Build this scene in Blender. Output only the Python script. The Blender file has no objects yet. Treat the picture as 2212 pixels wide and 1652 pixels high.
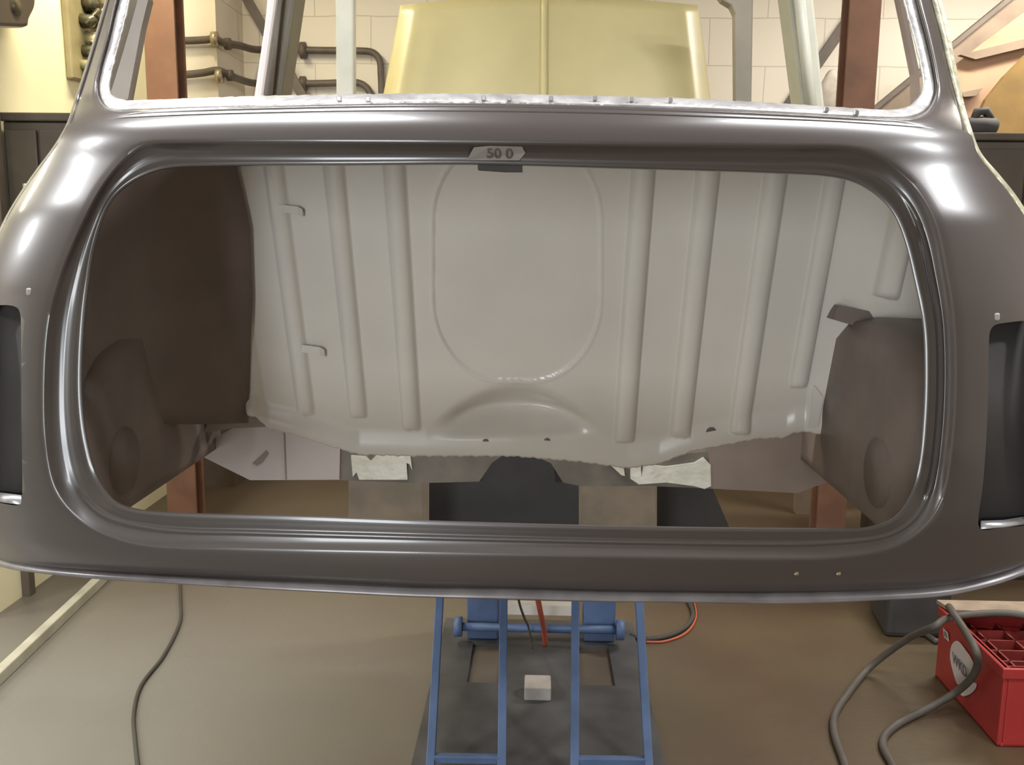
import bpy, bmesh, math, random
from mathutils import Vector, Matrix
random.seed(7)
R = math.radians
sc = bpy.context.scene
col = sc.collection

# ------------------------------------------------------------------ camera
FPX = 2030.0
CAM = Vector((0.0, 0.0, 1.40))
ROT = Matrix.Rotation(R(1.5), 3, 'Z') @ Matrix.Rotation(R(90 - 9.2), 3, 'X') @ Matrix.Rotation(R(0.6), 3, 'Z')
cd = bpy.data.cameras.new('camera')
cam = bpy.data.objects.new('camera', cd); col.objects.link(cam)
cam.location = CAM; cam.rotation_euler = ROT.to_euler()
cd.sensor_width = 36; cd.lens = 36 * FPX / 2212; cd.clip_start = 0.05
sc.camera = cam

# ------------------------------------------------------------------ world, exposure
w = bpy.data.worlds.new('world'); sc.world = w; w.use_nodes = True
w.node_tree.nodes['Background'].inputs[0].default_value = (0.9, 0.95, 1.0, 1)
w.node_tree.nodes['Background'].inputs[1].default_value = 0.3
sc.view_settings.view_transform = 'Standard'; sc.view_settings.look = 'None'
sc.view_settings.exposure = 0.0; sc.view_settings.gamma = 1.0

def area(name, loc, target, sx, sy, power, color):
    l = bpy.data.lights.new(name, 'AREA'); l.shape = 'RECTANGLE'; l.size = sx; l.size_y = sy
    l.energy = power; l.color = color
    o = bpy.data.objects.new(name, l); col.objects.link(o); o.location = loc
    o.rotation_euler = (Vector(target) - Vector(loc)).to_track_quat('-Z', 'Y').to_euler()
    return o
# daylight through the open workshop doors behind the photographer
area('side_door_daylight', (-7.4, 0.0, 1.1), (0.0, 0.6, 1.1), 2.2, 2.0, 7, (0.86, 0.93, 1.0))
area('door_daylight', (-1.35, -3.3, 1.25), (0.0, 1.4, 1.2), 0.9, 2.0, 105, (0.92, 0.97, 1.0))

# ------------------------------------------------------------------ pixel helpers
def ray(px, py):
    return ROT @ Vector(((px - 1106) / FPX, (826 - py) / FPX, -1.0))
def P(px, py, Y):
    d = ray(px, py); return CAM + d * ((Y - CAM.y) / d.y)
def G(px, py, z=0.0):
    d = ray(px, py); return CAM + d * ((z - CAM.z) / d.z)

# ------------------------------------------------------------------ materials
def mat(name, color, rough=0.6, metal=0.0, var=0.0, vscale=8.0, bump=0.0, bscale=60.0, coat=0.0, color2=None, emit=0.0, spec=0.5):
    m = bpy.data.materials.new(name); m.use_nodes = True
    nt = m.node_tree; b = nt.nodes['Principled BSDF']
    c = (*color, 1)
    b.inputs['Base Color'].default_value = c
    b.inputs['Roughness'].default_value = rough
    b.inputs['Metallic'].default_value = metal
    b.inputs['Coat Weight'].default_value = coat
    b.inputs['Coat Roughness'].default_value = 0.11
    b.inputs['Specular IOR Level'].default_value = spec
    if emit:
        b.inputs['Emission Color'].default_value = c; b.inputs['Emission Strength'].default_value = emit
    tc = nt.nodes.new('ShaderNodeNewGeometry')
    if var or color2:
        n = nt.nodes.new('ShaderNodeTexNoise'); n.inputs['Scale'].default_value = vscale
        n.inputs['Detail'].default_value = 6
        nt.links.new(tc.outputs['Position'], n.inputs['Vector'])
        r = nt.nodes.new('ShaderNodeValToRGB')
        r.color_ramp.elements[0].position = 0.35; r.color_ramp.elements[1].position = 0.68
        if color2: r.color_ramp.elements[0].color = c; r.color_ramp.elements[1].color = (*color2, 1)
        else:
            r.color_ramp.elements[0].color = tuple(x * (1 - var) for x in color) + (1,)
            r.color_ramp.elements[1].color = tuple(min(1, x * (1 + var)) for x in color) + (1,)
        nt.links.new(n.outputs['Fac'], r.inputs['Fac']); nt.links.new(r.outputs['Color'], b.inputs['Base Color'])
    if bump:
        n2 = nt.nodes.new('ShaderNodeTexNoise'); n2.inputs['Scale'].default_value = bscale
        nt.links.new(tc.outputs['Position'], n2.inputs['Vector'])
        bp = nt.nodes.new('ShaderNodeBump'); bp.inputs['Strength'].default_value = bump; bp.inputs['Distance'].default_value = 0.004
        nt.links.new(n2.outputs['Fac'], bp.inputs['Height']); nt.links.new(bp.outputs['Normal'], b.inputs['Normal'])
    return m

M = {}
M['ecoat'] = mat('satin_brown_primer', (0.062, 0.050, 0.047), 0.30, 0.0, 0.06, 3, coat=0.45, spec=0.7)
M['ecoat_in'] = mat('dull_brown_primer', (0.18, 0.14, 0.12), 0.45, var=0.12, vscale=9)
M['weld'] = mat('bare_weld_flange', (0.62, 0.60, 0.60), 0.30, 0.55, 0.25, 30, bump=0.5, bscale=70)
M['steel'] = mat('bright_steel_edge', (0.50, 0.49, 0.50), 0.32, 0.6, 0.15, 25)
M['lip'] = mat('lip_highlight_tone', (0.20, 0.185, 0.19), 0.3, 0.2, 0.2, 20)  # highlight along the bottom lip put into the colour as a lighter tone
M['seam'] = mat('seam_metal_yellow_sheen', (0.42, 0.40, 0.28), 0.4, 0.3, 0.35, 40, bump=0.5, bscale=90)  # yellow reflection on the right seam put into the metal's colour
M['cream'] = mat('old_cream_paint', (0.62, 0.58, 0.525), 0.25, 0.0, 0.05, 4, spec=0.6)
M['pinkish'] = mat('pinkish_primer', (0.46, 0.40, 0.38), 0.55, 0, 0.08, 7)
M['brownish'] = mat('tan_primer', (0.22, 0.17, 0.14), 0.55, 0, 0.12, 7)
M['beam'] = mat('grey_brown_beam', (0.16, 0.14, 0.115), 0.6, 0, 0.25, 14)
M['flaky'] = mat('flaking_white_paint', (0.62, 0.60, 0.50), 0.7, 0, 0, 26, bump=0.6, bscale=60, color2=(0.72, 0.70, 0.62))
M['block'] = mat('dusty_timber', (0.20, 0.165, 0.125), 0.8, 0, 0, 12, color2=(0.30, 0.235, 0.17))
M['black'] = mat('black_rubber', (0.04, 0.036, 0.034), 0.75, var=0.2)
M['blackgloss'] = mat('black_gloss_paint', (0.06, 0.048, 0.036), 0.3, var=0.25, vscale=5)
M['yellow'] = mat('primrose_paint', (0.46, 0.395, 0.19), 0.42, 0, 0.07, 3, spec=0.5)
M['pillar'] = mat('grey_cream_pillar', (0.52, 0.51, 0.42), 0.5, 0, 0.1, 6)
M['pillar2'] = mat('grey_brown_pillar', (0.24, 0.21, 0.16), 0.5, 0, 0.12, 6)
M['greyin'] = mat('grey_inner_panel', (0.26, 0.23, 0.20), 0.5, 0, 0.12, 6)
M['blue'] = mat('blue_lift_paint', (0.085, 0.135, 0.26), 0.5, 0, 0.15, 12)
M['mat'] = mat('dark_steel_plate', (0.062, 0.060, 0.064), 0.6, 0, 0.3, 6)
M['palewhite'] = mat('pale_pillar_paint', (0.62, 0.57, 0.55), 0.5)
M['white'] = mat('white_block', (0.40, 0.37, 0.345), 0.8, 0, 0.08, 30)
M['red'] = mat('red_plastic', (0.33, 0.028, 0.027), 0.38, 0, 0.06, 12)
M['reddark'] = mat('red_plastic_dividers', (0.20, 0.026, 0.022), 0.5, 0, 0.1, 12)
M['logo'] = mat('white_print', (0.62, 0.56, 0.56), 0.5, 0, 0.04, 30)
M['ink'] = mat('grey_ink', (0.12, 0.11, 0.13), 0.6)
M['pen'] = mat('brown_ink', (0.10, 0.08, 0.075), 0.6)
M['paper'] = mat('grey_tape', (0.27, 0.24, 0.225), 0.7, 0, 0.06, 20)
M['card'] = mat('cardboard', (0.30, 0.23, 0.17), 0.8, 0, 0.15, 20)
M['cable'] = mat('grey_hose', (0.085, 0.072, 0.06), 0.6, 0, 0.1, 20)
M['cabledark'] = mat('dark_cable', (0.055, 0.05, 0.042), 0.7)
M['orange'] = mat('orange_hose', (0.45, 0.10, 0.05), 0.5)
M['redpost'] = mat('red_oxide_paint', (0.185, 0.085, 0.047), 0.6, 0, 0.18, 7)
M['pipe'] = mat('dark_pipe_paint', (0.11, 0.085, 0.065), 0.55, 0, 0.15, 14)
M['brass'] = mat('worn_clip', (0.45, 0.38, 0.26), 0.35, 0.6)
M['wood'] = mat('pale_batten', (0.42, 0.40, 0.32), 0.8, 0, 0.15, 8)
M['beamwood'] = mat('stair_timber', (0.22, 0.16, 0.11), 0.7, 0, 0.15, 9)
M['ply'] = mat('pink_ply', (0.40, 0.245, 0.15), 0.8, 0, 0.12, 5)
M['mustard'] = mat('mustard_sheet', (0.22, 0.13, 0.035), 0.6, 0, 0.18, 6)
M['panelgrey'] = mat('olive_panel', (0.25, 0.21, 0.11), 0.5, 0, 0.2, 8)
M['engine'] = mat('oily_metal', (0.09, 0.08, 0.05), 0.3, 0.5, 0.5, 18)
M['alloy'] = mat('bright_alloy', (0.62, 0.57, 0.36), 0.3, 0.6, 0.2, 14)
M['rag'] = mat('grey_rag', (0.50, 0.44, 0.38), 0.9, 0, 0.12, 20, bump=0.4, bscale=30)
M['ceil'] = mat('ceiling_white', (0.55, 0.53, 0.49), 0.9)
M['wall'] = mat('cream_wall_paint', (0.80, 0.74, 0.50), 0.85, 0, 0.05, 3, bump=0.2, bscale=20)
M['plinth'] = mat('brown_plinth_paint', (0.10, 0.068, 0.04), 0.7, 0, 0.2, 6)
M['wall2'] = mat('side_wall_paint', (0.62, 0.57, 0.48), 0.85, 0, 0.06, 3)
M['lamp'] = mat('lamp_diffuser', (1.0, 0.97, 0.90), 0.5, emit=14)
M['lampbody'] = mat('lamp_body', (0.7, 0.7, 0.68), 0.5)

def block_wall():
    m = mat('painted_blockwork', (0.78, 0.71, 0.60), 0.85)
    nt = m.node_tree; b = nt.nodes['Principled BSDF']
    g = nt.nodes.new('ShaderNodeNewGeometry'); s = nt.nodes.new('ShaderNodeSeparateXYZ'); c = nt.nodes.new('ShaderNodeCombineXYZ')
    nt.links.new(g.outputs['Position'], s.inputs[0])
    ad = nt.nodes.new('ShaderNodeMath'); ad.operation = 'ADD'; ad.inputs[1].default_value = 0.19
    nt.links.new(s.outputs['Z'], ad.inputs[0])
    nt.links.new(s.outputs['X'], c.inputs[0]); nt.links.new(ad.outputs[0], c.inputs[1])
    br = nt.nodes.new('ShaderNodeTexBrick')
    br.inputs['Scale'].default_value = 1.0; br.inputs['Brick Width'].default_value = 0.62; br.inputs['Row Height'].default_value = 0.2503
    br.inputs['Mortar Size'].default_value = 0.004; br.inputs['Mortar Smooth'].default_value = 0.6
    br.inputs['Color1'].default_value = (0.78, 0.71, 0.60, 1); br.inputs['Color2'].default_value = (0.76, 0.69, 0.58, 1)
    br.inputs['Mortar'].default_value = (0.56, 0.49, 0.40, 1)
    nz = nt.nodes.new('ShaderNodeTexNoise'); nz.inputs['Scale'].default_value = 3
    va = nt.nodes.new('ShaderNodeMixRGB'); va.blend_type = 'ADD'; va.inputs[0].default_value = 0.02
    nt.links.new(nz.outputs['Color'], va.inputs[2]); nt.links.new(c.outputs[0], va.inputs[1]); nt.links.new(g.outputs['Position'], nz.inputs['Vector'])
    nt.links.new(va.outputs[0], br.inputs['Vector']); nt.links.new(br.outputs['Color'], b.inputs['Base Color'])
    return m
M['blockwall'] = block_wall()

def floor_mat():
    m = mat('stained_hazed_concrete', (0.2, 0.15, 0.1), 0.42, bump=0.15, bscale=40)
    nt = m.node_tree; b = nt.nodes['Principled BSDF']
    g = nt.nodes.new('ShaderNodeNewGeometry')
    n1 = nt.nodes.new('ShaderNodeTexNoise'); n1.inputs['Scale'].default_value = 3.2; n1.inputs['Detail'].default_value = 8
    n2 = nt.nodes.new('ShaderNodeTexNoise'); n2.inputs['Scale'].default_value = 1.1; n2.inputs['Detail'].default_value = 4
    for n in (n1, n2): nt.links.new(g.outputs['Position'], n.inputs['Vector'])
    r1 = nt.nodes.new('ShaderNodeValToRGB'); e = r1.color_ramp.elements
    e[0].position = 0.34; e[0].color = (0.078, 0.045, 0.025, 1); e[1].position = 0.68; e[1].color = (0.105, 0.075, 0.034, 1)
    r2 = nt.nodes.new('ShaderNodeValToRGB'); e = r2.color_ramp.elements
    e[0].position = 0.35; e[0].color = (0.088, 0.052, 0.034, 1); e[1].position = 0.65; e[1].color = (0.095, 0.075, 0.046, 1)
    nt.links.new(n1.outputs['Fac'], r1.inputs[0]); nt.links.new(n2.outputs['Fac'], r2.inputs[0])
    mx = nt.nodes.new('ShaderNodeMixRGB'); mx.inputs[0].default_value = 0.5
    nt.links.new(r1.outputs[0], mx.inputs[1]); nt.links.new(r2.outputs[0], mx.inputs[2])
    # lens haze put into the floor colour: paler grey towards the near left
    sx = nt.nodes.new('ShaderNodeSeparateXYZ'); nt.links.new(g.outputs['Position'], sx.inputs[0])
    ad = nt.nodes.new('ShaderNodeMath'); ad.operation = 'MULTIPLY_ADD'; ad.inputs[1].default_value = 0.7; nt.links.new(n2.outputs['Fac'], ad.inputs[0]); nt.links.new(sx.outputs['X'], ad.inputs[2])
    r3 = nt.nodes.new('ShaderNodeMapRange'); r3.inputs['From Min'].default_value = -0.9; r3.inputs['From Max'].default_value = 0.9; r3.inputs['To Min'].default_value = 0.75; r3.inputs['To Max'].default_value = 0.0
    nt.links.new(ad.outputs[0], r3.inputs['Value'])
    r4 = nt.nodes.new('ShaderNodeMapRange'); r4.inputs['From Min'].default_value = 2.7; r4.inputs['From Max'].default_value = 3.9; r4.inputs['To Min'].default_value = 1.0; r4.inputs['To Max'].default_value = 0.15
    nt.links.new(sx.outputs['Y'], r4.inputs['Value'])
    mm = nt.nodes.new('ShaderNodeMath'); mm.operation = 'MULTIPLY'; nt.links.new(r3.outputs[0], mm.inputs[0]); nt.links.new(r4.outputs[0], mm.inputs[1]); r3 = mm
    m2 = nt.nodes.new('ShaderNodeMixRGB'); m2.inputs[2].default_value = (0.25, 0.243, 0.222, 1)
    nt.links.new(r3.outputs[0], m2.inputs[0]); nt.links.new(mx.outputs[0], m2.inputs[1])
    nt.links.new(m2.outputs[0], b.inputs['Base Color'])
    return m
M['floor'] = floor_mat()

# ------------------------------------------------------------------ object helpers
def mesh_obj(name, verts, faces, m, parent=None, smooth=False, solid=0.0, bevel=0.0, offset=-1):
    me = bpy.data.meshes.new(name); me.from_pydata([tuple(v) for v in verts], [], faces); me.update()
    o = bpy.data.objects.new(name, me); col.objects.link(o)
    me.materials.append(m)
    if smooth:
        for p in me.polygons: p.use_smooth = True
    if solid:
        s = o.modifiers.new('s', 'SOLIDIFY'); s.thickness = solid; s.offset = offset
    if bevel:
        b = o.modifiers.new('b', 'BEVEL'); b.width = bevel; b.segments = 2; b.limit_method = 'ANGLE'
    if parent: o.parent = parent; o.matrix_parent_inverse = parent.matrix_world.inverted() if False else Matrix.Translation(-parent.location)
    return o
def empty(name, loc=(0, 0, 0)):
    o = bpy.data.objects.new(name, None); col.objects.link(o); o.location = loc; o.empty_display_size = 0.05
    return o
def tag(o, label, cat, group=None):
    o['label'] = label; o['category'] = cat
    if group: o['group'] = group
    return o
def struct(o): o['kind'] = 'structure'; return o
class MB:
    def __init__(s): s.v = []; s.f = []
    def box(s, c, d, rot=None):
        c = Vector(c); n = len(s.v)
        for z in (-.5, .5):
            for y in (-.5, .5):
                for x in (-.5, .5):
                    p = Vector((x * d[0], y * d[1], z * d[2]))
                    if rot: p = rot @ p
                    s.v.append(c + p)
        for q in ((0, 2, 3, 1), (4, 5, 7, 6), (0, 1, 5, 4), (2, 6, 7, 3), (0, 4, 6, 2), (1, 3, 7, 5)): s.f.append([n + i for i in q])
        return s
    def box2(s, a, b):
        a = Vector(a); b = Vector(b); return s.box((a + b) / 2, [abs(b[i] - a[i]) for i in range(3)])
    def bar(s, a, b, wx, wy, up=(0, 0, 1)):
        a = Vector(a); b = Vector(b); d = (b - a)
        z = d.normalized(); x = Vector(up).cross(z)
        if x.length < 1e-4: x = Vector((1, 0, 0)).cross(z)
        x.normalize(); y = z.cross(x)
        return s.box((a + b) / 2, (wx, wy, d.length), Matrix((x, y, z)).transposed())
    def tube(s, pts, r, seg=10, closed=False, caps=True):
        pts = [Vector(p) for p in pts]; n0 = len(s.v); k = len(pts); prev = None
        for i, p in enumerate(pts):
            t = (pts[min(i + 1, k - 1)] - pts[max(i - 1, 0)]).normalized()
            if prev is None:
                a = Vector((0, 0, 1)) if abs(t.z) < 0.9 else Vector((1, 0, 0)); x = a.cross(t).normalized()
            else: x = (prev - t * prev.dot(t)).normalized()
            prev = x; y = t.cross(x); rr = r[i] if isinstance(r, (list, tuple)) else r
            for j in range(seg):
                a = 2 * math.pi * j / seg; s.v.append(p + (x * math.cos(a) + y * math.sin(a)) * rr)
        for i in range(k - 1):
            for j in range(seg):
                s.f.append([n0 + i * seg + j, n0 + i * seg + (j + 1) % seg, n0 + (i + 1) * seg + (j + 1) % seg, n0 + (i + 1) * seg + j])
        if caps:
            s.f.append([n0 + j for j in range(seg)][::-1]); s.f.append([n0 + (k - 1) * seg + j for j in range(seg)])
        return s
    def prism(s, front, back):
        n = len(front); n0 = len(s.v); s.v += [Vector(p) for p in front] + [Vector(p) for p in back]
        s.f.append(list(range(n0, n0 + n))); s.f.append(list(range(n0 + n, n0 + 2 * n))[::-1])
        for i in range(n):
            j = (i + 1) % n; s.f.append([n0 + i, n0 + n + i, n0 + n + j, n0 + j])
        return s
    def build(s, name, m, parent=None, smooth=False, bevel=0.0):
        o = mesh_obj(name, s.v, s.f, m, parent, smooth, 0, bevel)
        bm = bmesh.new(); bm.from_mesh(o.data); bmesh.ops.recalc_face_normals(bm, faces=bm.faces); bm.to_mesh(o.data); bm.free()
        return o
def smooth_path(pts, n=8, closed=False):
    pts = [Vector(p) for p in pts]; out = []; k = len(pts)
    rng = range(k) if closed else range(k - 1)
    for i in rng:
        if closed: p0, p1, p2, p3 = pts[(i - 1) % k], pts[i], pts[(i + 1) % k], pts[(i + 2) % k]
        else: p0, p1, p2, p3 = pts[max(i - 1, 0)], pts[i], pts[i + 1], pts[min(i + 2, k - 1)]
        d0, d1, d2 = max(1e-6, (p1 - p0).length), max(1e-6, (p2 - p1).length), max(1e-6, (p3 - p2).length)
        if (p1 - p0).length < 1e-6: d0 = d1
        if (p3 - p2).length < 1e-6: d2 = d1
        m1 = (p2 - p0) * (d1 / (d0 + d1)); m2 = (p3 - p1) * (d1 / (d1 + d2))
        for j in range(n):
            t = j / n; t2, t3 = t * t, t * t * t
            out.append(p1 * (2 * t3 - 3 * t2 + 1) + m1 * (t3 - 2 * t2 + t) + p2 * (3 * t2 - 2 * t3) + m2 * (t3 - t2))
    if not closed: out.append(pts[-1])
    return out
def pprism(poly, Y, th):          # polygon given in photo pixels standing at depth Y, th metres thick
    f = [P(x, y, Y) for x, y in poly]; return MB().prism(f, [p + Vector((0, th, 0)) for p in f])
def freeze(o):
    dg = bpy.context.evaluated_depsgraph_get(); dg.update()
    me = bpy.data.meshes.new_from_object(o.evaluated_get(dg)); o.modifiers.clear(); o.data = me

# ================================================================== THE ROOM
XL, XR, YB, YF, ZC = -1.95, 4.2, 5.4, -3.6, 3.1
XW, YS, YP = -7.6, 3.15, 4.95          # the bay widens to the left nearer the doors
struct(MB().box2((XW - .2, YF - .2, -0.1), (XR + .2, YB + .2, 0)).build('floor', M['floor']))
struct(MB().box2((XW - .2, YF - .2, ZC), (XR + .2, YB + .2, ZC + .1)).build('ceiling', M['ceil']))
struct(MB().box2((XL - .15, YS, 0), (XL, YB, ZC)).build('wall_left', M['wall']))
struct(MB().box2((XW, YS, 0), (XL - .15, YS + .15, ZC)).build('wall_side_bay', M['wall']))
struct(MB().box2((XW - .15, YF, 0), (XW, YS, ZC)).build('wall_far_left', M['wall2']))
struct(MB().box2((XW, YF - .15, 0), (-2.5, YF, ZC)).box2((0.3, YF - .15, 0), (XR, YF, ZC)).box2((-2.5, YF - .15, 2.4), (0.3, YF, ZC)).build('wall_front', M['wall2']))
struct(MB().box2((XR, YF, 0), (XR + .15, YB, ZC)).build('wall_right', M['wall2']))
wb = MB().box2((XL - .15, YB, 0), (XR + .15, YB + .15, ZC))
pier_r = P(468, 100, YP).x
wb.box2((XL, YP, 0), (pier_r, YB, ZC))
struct(wb.build('wall_back', M['blockwall']))
struct(MB().box2((pier_r, YB - .02, 0), (XR, YB, .34)).box2((XL, YP - .02, 0), (pier_r + .02, YP, .34)).box2((pier_r, YP, 0), (pier_r + .02, YB, .34)).build('baseboard_back', M['plinth']))

# ceiling battens
def batten(loc, length, power, label, axis='X', color=(1.0, 0.93, 0.80)):
    t = empty('batten_light', loc); tag(t, label, 'ceiling light')
    L = Vector((length / 2, 0, 0)) if axis == 'X' else Vector((0, length / 2, 0))
    c = Vector(loc); Wd = Vector((0, 0.06, 0)) if axis == 'X' else Vector((0.06, 0, 0))
    MB().box2(c - L - Wd + Vector((0, 0, 0.02)), c + L + Wd + Vector((0, 0, 0.09))).build('housing', M['lampbody'], t)
    MB().tube([c - L * .97, c + L * .97], 0.02).build('tube', M['lamp'], t, True)
    a = area('tube_light', c - Vector((0, 0, 0.03)), c - Vector((0, 0, 1)), length if axis == 'X' else .1, .1 if axis == 'X' else length, power, color)
    a.parent = t; a.matrix_parent_inverse = Matrix.Translation(-c)
    return t
batten((2.5, 4.0, 3.0), 1.5, 82, 'white tube batten on the ceiling near the blockwork wall at right', 'X', (1, .95, .86))
batten((-1.6, 3.8, 3.0), 1.2, 48, 'white tube batten on the ceiling near the cream wall at left', 'Y', (1, .92, .66))
batten((-1.08, 1.17, 3.0), 1.35, 55, 'white tube batten on the ceiling above the left rear corner of the car shell', 'X', (.97, .98, 1))
batten((1.3, 1.22, 3.0), 1.4, 50, 'white tube batten on the ceiling above the right rear corner of the car shell', 'X', (.97, .98, 1))
batten((2.5, 0.52, 3.0), 0.42, 45, 'short white tube batten on the ceiling far to the right of the car shell', 'X', (.97, .98, 1))
batten((-3.05, 0.92, 3.0), 0.4, 55, 'white tube batten on the ceiling in the side bay left of the car shell', 'X', (.97, .98, 1))
batten((-4.3, 2.6, 3.0), 1.5, 26, 'unseen tube batten added to brighten the cream wall of the left side bay', 'X', (1, .93, .72))  # lamp added out of view to light the bay wall mirrored in the pillar
batten((-5.8, 1.15, 3.0), 0.8, 130, 'white tube batten on the ceiling at the far end of the left side bay', 'X', (.97, .98, 1))

# ================================================================== THE CAR SHELL
XC = P(1105, 600, 1.1).x
def lerp_tab(tab, z):
    if z <= tab[0][0]: return tab[0][1]
    for (a, b), (c, d) in zip(tab, tab[1:]):
        if z <= c: return b + (d - b) * (z - a) / (c - a)
    return tab[-1][1]
def sstep(a, b, x):
    t = max(0, min(1, (x - a) / (b - a))); return t * t * (3 - 2 * t)
def smooth_tab(tab, z, h):
    return sum(lerp_tab(tab, z + h * k / 4) * wgt for k, wgt in ((-4, .06), (-3, .09), (-2, .12), (-1, .15), (0, .16), (1, .15), (2, .12), (3, .09), (4, .06)))
PROF = [(0.80, .045), (0.96, .030), (1.00, .012), (1.06, .002), (1.15, 0), (1.32, .004), (1.42, .018), (1.485, .040), (1.496, .040), (1.52, .050), (1.545, .078), (1.56, .10), (1.95, .30), (2.3, .48)]
WID = [(0.8, .785), (1.0, .785), (1.25, .780), (1.35, .755), (1.42, .720), (1.52, .665), (1.56, .652), (1.70, .648), (1.95, .645), (2.3, .63)]
def F(X, Z):
    u = abs(X - XC) / smooth_tab(WID, Z, .06)
    return 1.05 + smooth_tab(PROF, Z, .012) + 0.06 * u * u + 0.17 * u ** 7
def surf(px, py, d=0.0):
    rd = ray(px, py); rd = rd / rd.y; Y = 0.95
    def g(Y):
        p = CAM + rd * Y; return Y - F(p.x, p.z)
    prev = g(Y); hit = False
    while Y < 2.2:
        Y += 0.01; cur = g(Y)
        if cur >= 0: hit = True; break
        if cur < prev: break          # the sight line grazes past the body: keep the nearest point
        prev = cur
    if not hit: return CAM + rd * (Y - 0.01 + d)
    a, b = Y - 0.01, Y
    for _ in range(20):
        m = (a + b) / 2
        if g(m) >= 0: b = m
        else: a = m
    return CAM + rd * (b + d)

def v2(pts, n=8, closed=True):
    return [(p.x, p.y) for p in smooth_path([Vector((x, y, 0)) for x, y in pts], n, closed)]
def radial(contour, c, ang):
    dx, dy = math.cos(ang), math.sin(ang); best = None
    k = len(contour)
    for i in range(k):
        x1, y1 = contour[i]; x2, y2 = contour[(i + 1) % k]
        ex, ey = x2 - x1, y2 - y1; den = dx * ey - dy * ex
        if abs(den) < 1e-9: continue
        t = ((x1 - c[0]) * ey - (y1 - c[1]) * ex) / den; s = ((x1 - c[0]) * dy - (y1 - c[1]) * dx) / den
        if t > 0 and -1e-6 <= s <= 1 + 1e-6 and (best is None or t > best): best = t
    return (c[0] + dx * best, c[1] + dy * best)
def resample(contour, n):
    k = len(contour); L = [0]
    for i in range(k):
        a, b = contour[i], contour[(i + 1) % k]; L.append(L[-1] + math.hypot(b[0] - a[0], b[1] - a[1]))
    out = []; j = 0
    for i in range(n):
        s = L[-1] * i / n
        while L[j + 1] < s: j += 1
        t = (s - L[j]) / max(1e-9, L[j + 1] - L[j]); a, b = contour[j], contour[(j + 1) % k]
        out.append((a[0] + (b[0] - a[0]) * t, a[1] + (b[1] - a[1]) * t))
    return out
def ring_mesh(rings):
    n = len(rings[0]); v = [p for r in rings for p in r]; f = []
    for i in range(len(rings) - 1):
        for j in range(n):
            k = (j + 1) % n; f.append([i * n + j, i * n + k, (i + 1) * n + k, (i + 1) * n + j])
    return v, f

CREASE = [(152, 268), (250, 259), (400, 252), (600, 247), (800, 244), (1080, 245), (1320, 249), (1560, 257), (1800, 266), (2000, 279), (2090, 287)]
C0 = [(174, 800), (179, 700), (188, 620), (205, 520), (238, 435), (290, 387), (355, 362), (450, 356), (750, 354), (1030, 353), (1300, 360), (1700, 372), (1810, 381), (1870, 402),
      (1925, 448), (1955, 510), (1980, 610), (1997, 700), (2001, 800), (1998, 900), (1988, 1000), (1970, 1070), (1935, 1118), (1880, 1140), (1800, 1144), (1400, 1140), (1000, 1130), (600, 1116), (330, 1107), (255, 1088), (210, 1035), (187, 960), (176, 880)]
CR = [(95, 830), (104, 700), (128, 600), (165, 505), (212, 412), (262, 348), (310, 312), (380, 306), (600, 306), (850, 307), (1100, 309), (1400, 313), (1700, 316), (1840, 320), (1910, 346), (1975, 400),
      (2022, 480), (2050, 600), (2064, 700), (2067, 830), (2060, 950), (2042, 1060), (2005, 1130), (1935, 1180), (1820, 1203), (1700, 1207), (1400, 1203), (1100, 1197), (800, 1191), (500, 1185), (310, 1178), (210, 1148), (150, 1102), (115, 1045), (98, 950)]
COUT = CREASE + [(2110, 335), (2150, 385), (2185, 430), (2222, 490), (2252, 600), (2268, 750), (2270, 1000), (2258, 1150), (2236, 1225), (2150, 1258), (2050, 1282), (1900, 1293), (1700, 1299), (1500, 1300), (1300, 1297), (1100, 1292), (900, 1287),
        (700, 1277), (500, 1266), (390, 1259), (230, 1249), (100, 1237), (0, 1221), (-45, 1190), (-58, 1000), (-52, 750), (-38, 640), (0, 512), (20, 470), (50, 420), (85, 370), (118, 326), (135, 300)]
cc = (1085, 745)
c0, cr, co = v2(C0), v2(CR), v2(COUT)
N = 420
base = resample(cr, N); ANG = [math.atan2(y - cc[1], x - cc[0]) for x, y in base]
r0 = [radial(c0, cc, a) for a in ANG]; r1 = [radial(cr, cc, a) for a in ANG]; r2 = [radial(co, cc, a) for a in ANG]
DT = [(-.02, .027), (0, .0240), (.05, .0231), (.10, .0228), (.18, .0226), (.30, .0216), (.45, .0194), (.60, .0162), (.75, .0115), (.85, .0075), (.92, .0042), (.96, .0022), (1.0, .0008), (1.04, .0002), (1.08, 0)]
TS = [-.02, 0, .04, .07, .09, .11, .125, .14, .155, .175, .20, .25, .30, .35, .39, .42, .45, .475, .5, .525, .55, .58, .62, .68, .75, .80, .85, .89, .92, .945, .96, .975, .985, 1.0]
def dprof(t): return lerp_tab(DT, t)
def bead(t, px, py):
    amp = sstep(380, 560, py) * (.0 + 1.0 * sstep(300, 1200, px) if py < 1080 else .3)
    return amp * (-.0042 * math.exp(-((t - .5) / .055) ** 2) + .0018 * math.exp(-((t - .37) / .06) ** 2))
def mixp(a, b, t): return (a[0] + (b[0] - a[0]) * t, a[1] + (b[1] - a[1]) * t)
rings = []
for t, d in [(-.02, .044)] + [(t, dprof(t)) for t in TS]: rings.append([surf(*mixp(a, b, t), d * (1 - .45 * sstep(1020, 1150, b[1])) + bead(t, *b)) for a, b in zip(r0, r1)])
for t in (.05, .10, .16, .24, .32, .40, .48, .56, .64, .72, .80, .87, .93, .97, 1.0):
    d = .0008 * max(0, 1 - t / .06)
    rings.append([surf(*mixp(a, b, t), d) for a, b in zip(r1, r2)])
car = empty('car_shell', (XC, 1.10, 0.97))
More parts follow.
